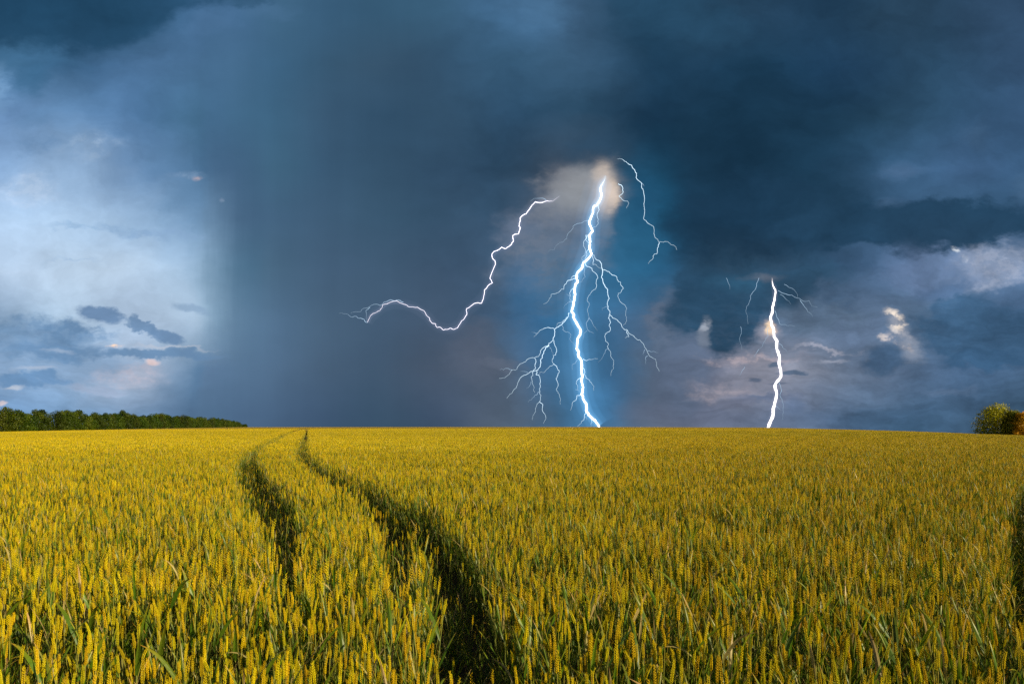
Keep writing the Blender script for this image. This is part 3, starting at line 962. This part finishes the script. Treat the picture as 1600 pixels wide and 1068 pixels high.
# ------------------------------------------------------------------ lightning
def emis(name, c, e, head=1.0, tail=1.0):
    m, T = mat_new(name)
    em = T.n('ShaderNodeEmission'); em.inputs[0].default_value = c
    al = attr(T, 'along')
    T.put(em.inputs[1], T.math('MULTIPLY', T.rng(al, 0.0, 0.08, e * head, e), T.rng(al, 0.2, 1.0, 1.0, tail, 'LINEAR')))
    out = T.n('ShaderNodeOutputMaterial'); T.t.links.new(em.outputs[0], out.inputs[0])
    m.cycles.emission_sampling = 'NONE'
    return m


M_CORE = emis('plasma_core', (0.93, 0.96, 1.0, 1), 4.0, 0.15)
M_BR = emis('plasma_branch', (0.66, 0.86, 1.0, 1), 1.35, 1.0, 0.40)
M_FAINT = emis('plasma_faint', (0.50, 0.72, 0.95, 1), 0.75, 1.0, 0.45)
M_PINK = emis('plasma_pink', (0.95, 0.90, 1.0, 1), 2.3, 0.3, 0.45)
M_WARM = emis('plasma_warm', (1.0, 0.93, 0.92, 1), 2.5, 0.3)


def glow_mat(name, c, dens):
    m, T = mat_new(name)
    em = T.n('ShaderNodeEmission'); em.inputs[0].default_value = c; em.inputs[1].default_value = dens
    out = T.n('ShaderNodeOutputMaterial'); T.t.links.new(em.outputs[0], out.inputs['Volume'])
    return m


def jitter(pts, amp, rg, lev=2):
    for l in range(lev):
        out = [pts[0]]
        for a, b in zip(pts[:-1], pts[1:]):
            L = math.hypot(b[0] - a[0], b[1] - a[1])
            if L > 3:
                k = rg.gauss(0, amp) * L
                mx, my = (a[0] + b[0]) / 2 - (b[1] - a[1]) / L * k, (a[1] + b[1]) / 2 + (b[0] - a[0]) / L * k
                out.append((mx, my))
            out.append(b)
        pts = out
    return pts


def crop(o, s, pts): return [(o[0] + a / s, o[1] + b / s) for a, b in pts]


class Bolt:
    """a lightning stroke at a real distance: channel, branches and the lit air round it"""
    def __init__(s, D, seed): s.D = D; s.rg = random.Random(seed); s.root = None
    def world(s, pts, depth=0.0):
        out = []; dd = 0.0
        for i, (x, y) in enumerate(pts):
            dd += s.rg.gauss(0, depth)
            D = s.D * (1 + dd)
            out.append(Vector(((x - 800) / FPX * D, D, EYE + (HOR - y) / FPX * D)))
        return out
    def add(s, name, pts, r0, r1, mat, amp=0.10, parent=None, wob=0.18, ground_it=False):
        pts = jitter(pts, amp, s.rg)
        w = s.world(pts, 0.0012)
        if ground_it:
            e = w[-1]; w.append(Vector((e.x + (e.x - w[-2].x), e.y, gz(e.x, e.y) - 1)))
        n = len(w)
        u = s.D / FPX
        rad = [(r0 + (r1 - r0) * i / (n - 1)) * u * (1 + s.rg.uniform(-wob, wob)) for i in range(n)]
        if ground_it or n > 60:      # the channel thins out where it leaves the cloud
            rad = [q * min(1.0, 0.12 + i / 14) for i, q in enumerate(rad)]
        mb = MB(); tube(mb, w, rad, 6, 0)
        o = link(name, mb.mesh(name, [mat], True), parent)
        s.last = w
        return o
    def halo(s, w, radii, parent):
        """shells of glowing air, one inside the other, each of even density"""
        u = s.D / FPX
        w = w[::2] if len(w) > 8 else w
        for r, m in radii:
            n = len(w)
            # smooth path so that wide shells do not fold
            k = max(1, int(r / 3.0))
            P = [sum((w[min(n - 1, max(0, i + j))] for j in range(-k, k + 1)), Vector()) / (2 * k + 1) for i in range(n)]
            P[0] = w[0].copy(); P[-1] = w[-1].copy()
            rad = [r * u * (0.35 + 0.65 * min(1.0, min(i, 3.0) / 3.0)) for i in range(n)]
            mb = MB(); tube(mb, P, rad, 14, 0)
            link('lit_air', mb.mesh('lit_air', [m], True), parent)


A = lambda p: crop((780, 220), 5.34, p)
B = lambda p: crop((780, 400), 6.675, p)
Cc = lambda p: crop((780, 520), 6.675, p)
Dd = lambda p: crop((880, 380), 6.675, p)
E = lambda p: crop((880, 500), 6.28, p)
F = lambda p: crop((940, 220), 5.34, p)
Hh = lambda p: crop((530, 290), 4.4514, p)
Q = lambda p: crop((1110, 400), 3.8167, p)

b = Bolt(2500, 5)
main = A([(888, 290), (868, 345), (848, 380), (845, 415), (850, 470), (830, 515), (790, 545), (783, 600), (765, 640), (752, 690), (778, 755), (752, 790), (760, 840), (752, 885), (772, 940)]) + \
    B([(880, 65), (855, 135), (812, 180), (808, 235), (820, 270), (795, 300), (783, 370), (793, 400), (775, 480), (765, 540), (755, 575), (780, 610), (780, 650), (805, 690), (850, 775), (845, 820), (815, 890), (808, 965), (830, 1000)]) + \
    Cc([(830, 250), (860, 290), (860, 380), (868, 450), (868, 540), (860, 640), (875, 685), (912, 740), (908, 810), (945, 865), (1000, 910), (1040, 972)])
root = b.add('lightning_bolt', main, 1.15, 1.45, M_CORE, 0.06, ground_it=True)
mw_ = b.last
tag(root, 'brightest central lightning bolt, blue white, many branches, striking behind the wheat field', 'lightning')
HALO_MAIN = [(4.0, glow_mat('lit_air_inner', (0.45, 0.78, 1.0, 1), 0.010)), (8.0, glow_mat('lit_air_middle', (0.25, 0.60, 1.0, 1), 0.0040)), (16.0, glow_mat('lit_air_outer', (0.16, 0.50, 0.95, 1), 0.0012)), (28.0, glow_mat('lit_air_wide', (0.14, 0.45, 0.9, 1), 0.0004))]
b.halo(mw_, HALO_MAIN, root)
STRONG = [
 Dd([(300, 110), (330, 150), (375, 180), (400, 215), (408, 265), (407, 330), (420, 415), (445, 460), (465, 520), (480, 575), (460, 630), (465, 680), (485, 740), (520, 780), (550, 790), (595, 830), (625, 885), (670, 905), (690, 940), (740, 970), (775, 1005), (815, 1025), (845, 1068)]) + E([(800, 265), (830, 320), (850, 355), (905, 380), (918, 420), (920, 460), (945, 500)]),
 B([(750, 565), (720, 600), (715, 640), (690, 670), (650, 715), (605, 740), (575, 765), (578, 820), (560, 880), (520, 905), (505, 935), (460, 955), (430, 985), (430, 1010), (410, 1045), (370, 1060)]) + Cc([(300, 270), (240, 315), (190, 355), (130, 388), (105, 430), (60, 465), (0, 472)]),
 Cc([(520, 130), (465, 190), (450, 260), (435, 310), (430, 350), (390, 390), (330, 400), (280, 435), (215, 475), (190, 540), (150, 595), (110, 635), (80, 680)]),
]
MEDIUM = [
 A([(828, 535), (835, 575), (817, 620), (822, 670), (810, 715), (780, 760)]),
 A([(765, 770), (735, 790), (722, 785), (718, 825), (703, 850), (708, 885), (722, 910), (718, 955), (697, 965), (700, 1000)]),
 A([(735, 790), (725, 830), (745, 850), (765, 865)]), A([(750, 905), (730, 920), (728, 960), (720, 1010)]),
 Dd([(310, 125), (318, 180), (310, 222), (350, 230), (375, 255), (408, 265)]),
 Dd([(410, 275), (480, 295), (510, 330), (548, 340), (565, 380), (600, 405), (605, 440), (628, 470), (605, 505), (572, 520), (575, 565), (610, 620), (640, 640), (662, 680), (660, 770), (662, 810), (628, 855)]),
 Dd([(235, 190), (240, 235), (300, 260), (350, 325), (362, 360), (345, 400), (350, 435), (300, 500), (265, 545), (250, 590), (270, 620), (255, 715), (270, 775)]),
 Dd([(485, 740), (470, 780), (495, 820), (478, 860), (480, 920), (440, 940), (438, 990)]) + E([(415, 205), (445, 240), (460, 300), (470, 360), (497, 395), (490, 450), (475, 500), (472, 545)]),
 Dd([(668, 905), (668, 940), (685, 975), (645, 985)]),
 B([(800, 230), (750, 245), (700, 285), (680, 300), (675, 345), (600, 385), (540, 400), (520, 450), (500, 480), (462, 497)]),
 B([(800, 203), (760, 215), (750, 245), (715, 265)]),
 B([(770, 335), (750, 350), (742, 410), (735, 440), (755, 470)]),
 B([(725, 590), (700, 640), (660, 690), (620, 695), (595, 735)]),
 B([(575, 755), (510, 742), (455, 762), (430, 770), (395, 810), (360, 840)]),
 Cc([(390, 390), (385, 435), (430, 500), (430, 560), (425, 610), (438, 650), (422, 715), (385, 770), (380, 820), (350, 880), (345, 905)]),
 Cc([(422, 715), (455, 745), (462, 830), (488, 890), (460, 945)]),
 Cc([(370, 262), (385, 300), (360, 385), (350, 430), (335, 470), (345, 510), (362, 555), (372, 620)]),
 Cc([(570, 75), (580, 130), (590, 210), (565, 235), (552, 290), (568, 320), (520, 355), (490, 385), (425, 405), (420, 435)]),
 Cc([(568, 322), (600, 345), (625, 390), (605, 450), (605, 500), (615, 550), (600, 600), (630, 650), (640, 690), (637, 745)]),
 Cc([(865, 320), (890, 380), (888, 430), (920, 475), (960, 515), (990, 560), (985, 600)]),
 Cc([(860, 465), (820, 485), (803, 520), (820, 560), (818, 590)]),
 Cc([(850, 645), (808, 652), (800, 700), (760, 740), (750, 790), (742, 805)]),
 Cc([(905, 825), (890, 870), (885, 900), (840, 950), (815, 972)]),
 Cc([(958, 885), (960, 972)]),
 E([(195, 380), (230, 398), (265, 385), (340, 378)]),
]
WEAK = [
 A([(748, 662), (715, 668), (690, 685), (650, 690), (615, 712), (603, 745), (570, 780), (565, 815), (530, 845), (490, 860), (460, 908), (405, 925)]),
 Dd([(270, 775), (240, 830), (258, 905), (215, 955), (210, 1000)]), Dd([(270, 775), (300, 820), (320, 865), (355, 912)]),
 Dd([(232, 215), (230, 350), (200, 390), (155, 408)]), Dd([(470, 660), (430, 670), (410, 700)]), Dd([(260, 905), (320, 940)]),
 E([(445, 275), (410, 320), (385, 360), (345, 410)]), E([(800, 290), (785, 340)]), E([(828, 350), (812, 390), (810, 430)]), E([(830, 300), (870, 308), (935, 318)]),
 B([(742, 410), (700, 398)]), B([(755, 475), (715, 485), (685, 510), (670, 540)]), B([(395, 805), (340, 790)]),
 B([(655, 720), (665, 765), (700, 792), (740, 805), (735, 860), (760, 895), (795, 940)]),
 Cc([(425, 612), (375, 645), (340, 690), (300, 722)]), Cc([(335, 505), (320, 545), (285, 580)]), Cc([(525, 150), (545, 190), (562, 240)]),
 Cc([(135, 385), (85, 368), (45, 385), (0, 380)]), Cc([(300, 410), (260, 400), (220, 397)]), Cc([(815, 275), (775, 320), (762, 350), (770, 385)]),
 Cc([(795, 590), (845, 612)]), Cc([(905, 870), (912, 910)]),
]
for p in STRONG: b.add('branch', p, 0.52, 0.24, M_BR, 0.10, root)
for p in MEDIUM: b.add('branch', p, 0.34, 0.20, M_BR, 0.12, root)
for p in WEAK: b.add('branch', p, 0.28, 0.18, M_FAINT, 0.12, root)

b2 = Bolt(2700, 9)
r2 = b2.add('lightning_bolt', F([(130, 150), (170, 152), (215, 185), (250, 202), (275, 240), (292, 270), (292, 315), (332, 350), (335, 390), (350, 420), (358, 500), (355, 550), (360, 585), (350, 650), (385, 685), (430, 712), (440, 745), (437, 775), (450, 810), (475, 840), (515, 845), (545, 840), (575, 862), (622, 885), (628, 908)]), 0.42, 0.30, M_BR, 0.08)
tag(r2, 'thin pale blue lightning bolt curving down right of the glowing cloud, forked at its end', 'lightning')
b2.add('branch', F([(480, 845), (475, 880), (465, 905), (430, 960), (432, 975), (390, 1025)]), 0.42, 0.28, M_BR, 0.1, r2)
b2.add('branch', F([(332, 350), (345, 360), (355, 378)]), 0.4, 0.25, M_FAINT, 0.1, r2)
b3 = Bolt(2600, 12)
r3 = b3.add('lightning_bolt', F([(140, 358), (175, 385), (178, 435), (145, 462), (180, 495), (215, 500), (228, 520), (208, 562)]), 0.42, 0.28, M_BR, 0.1)
tag(r3, 'short thin kinked lightning bolt just right of the bright glowing cloud', 'lightning')
b4 = Bolt(2600, 15)
crawl = Hh([(1535, 70), (1485, 108), (1450, 105), (1400, 118), (1365, 112), (1335, 145), (1300, 195), (1258, 225), (1253, 265), (1260, 293), (1205, 348), (1212, 385), (1195, 410), (1160, 437), (1130, 427), (1062, 475), (1065, 500), (1083, 520), (1080, 560), (1048, 645), (1067, 675), (1010, 725), (1003, 780), (990, 817), (940, 818), (885, 855), (888, 895), (850, 940), (832, 970), (803, 997), (770, 990), (725, 1003), (710, 988), (680, 985), (672, 960), (630, 935), (600, 885), (545, 845), (480, 840), (440, 820), (360, 808), (300, 830), (283, 868), (235, 888), (212, 915), (197, 950)])
r4 = b4.add('lightning_bolt', crawl, 0.56, 0.30, M_PINK, 0.08)
tag(r4, 'pinkish white lightning bolt crawling sideways to the left in a long wave without touching ground', 'lightning')
b4.halo(b4.last, [(3.6, glow_mat('lit_air_violet', (0.70, 0.70, 1.0, 1), 0.0032)), (9.0, glow_mat('lit_air_violet_wide', (0.6, 0.65, 0.9, 1), 0.0004))], r4)
b4.add('branch', Hh([(197, 950), (160, 925), (120, 908), (95, 912), (60, 895), (0, 888)]), 0.42, 0.22, M_FAINT, 0.1, r4)
b4.add('branch', Hh([(445, 808), (400, 795), (345, 797), (285, 832), (200, 848), (150, 875), (80, 885)]), 0.42, 0.25, M_FAINT, 0.1, r4)
b4.add('branch', Hh([(215, 845), (185, 868), (188, 930)]), 0.4, 0.25, M_FAINT, 0.1, r4)
b4.add('branch', Hh([(1440, 100), (1385, 88), (1330, 108)]), 0.35, 0.22, M_FAINT, 0.1, r4)

b5 = Bolt(3200, 18)
r5 = b5.add('lightning_bolt', Q([(368, 130), (372, 165), (388, 200), (382, 265), (372, 320), (360, 360), (365, 410), (378, 440), (380, 480), (398, 505), (397, 555), (410, 590), (410, 640), (422, 710), (405, 740), (385, 775), (393, 840), (378, 900), (375, 940), (345, 1022)]), 1.4, 2.0, M_WARM, 0.05, ground_it=True)
tag(r5, 'thick white lightning bolt on the right with few thin branches, striking behind the field', 'lightning')
b5.halo(b5.last, [(4.5, glow_mat('lit_air_pale', (0.75, 0.68, 0.9, 1), 0.0022))], r5)
for p in [[(405, 205), (450, 225), (520, 250), (565, 270), (590, 265), (640, 305)], [(385, 325), (405, 375), (415, 405), (460, 415), (505, 418)],
          [(348, 425), (345, 475), (320, 510), (290, 555)], [(400, 750), (402, 735), (410, 720)], [(410, 755), (425, 800), (415, 830), (435, 880), (437, 930), (430, 975)],
          [(290, 130), (270, 195), (240, 235), (235, 265), (215, 300), (215, 340), (225, 405)], [(535, 262), (575, 315), (610, 360)]]:
    b5.add('branch', Q(p), 0.30, 0.20, M_FAINT, 0.08, r5)
for p in [[(440, 168), (500, 200), (520, 245)], [(415, 228), (450, 255), (480, 285)], [(410, 520), (460, 575)], [(390, 890), (425, 920)],
          [(180, 420), (185, 460), (175, 500), (190, 560)], [(205, 660), (185, 690), (170, 715)], [(95, 130), (115, 175), (118, 200)], [(290, 555), (265, 605)]]:
    b5.add('branch', Q(p), 0.22, 0.15, M_FAINT, 0.08, r5)
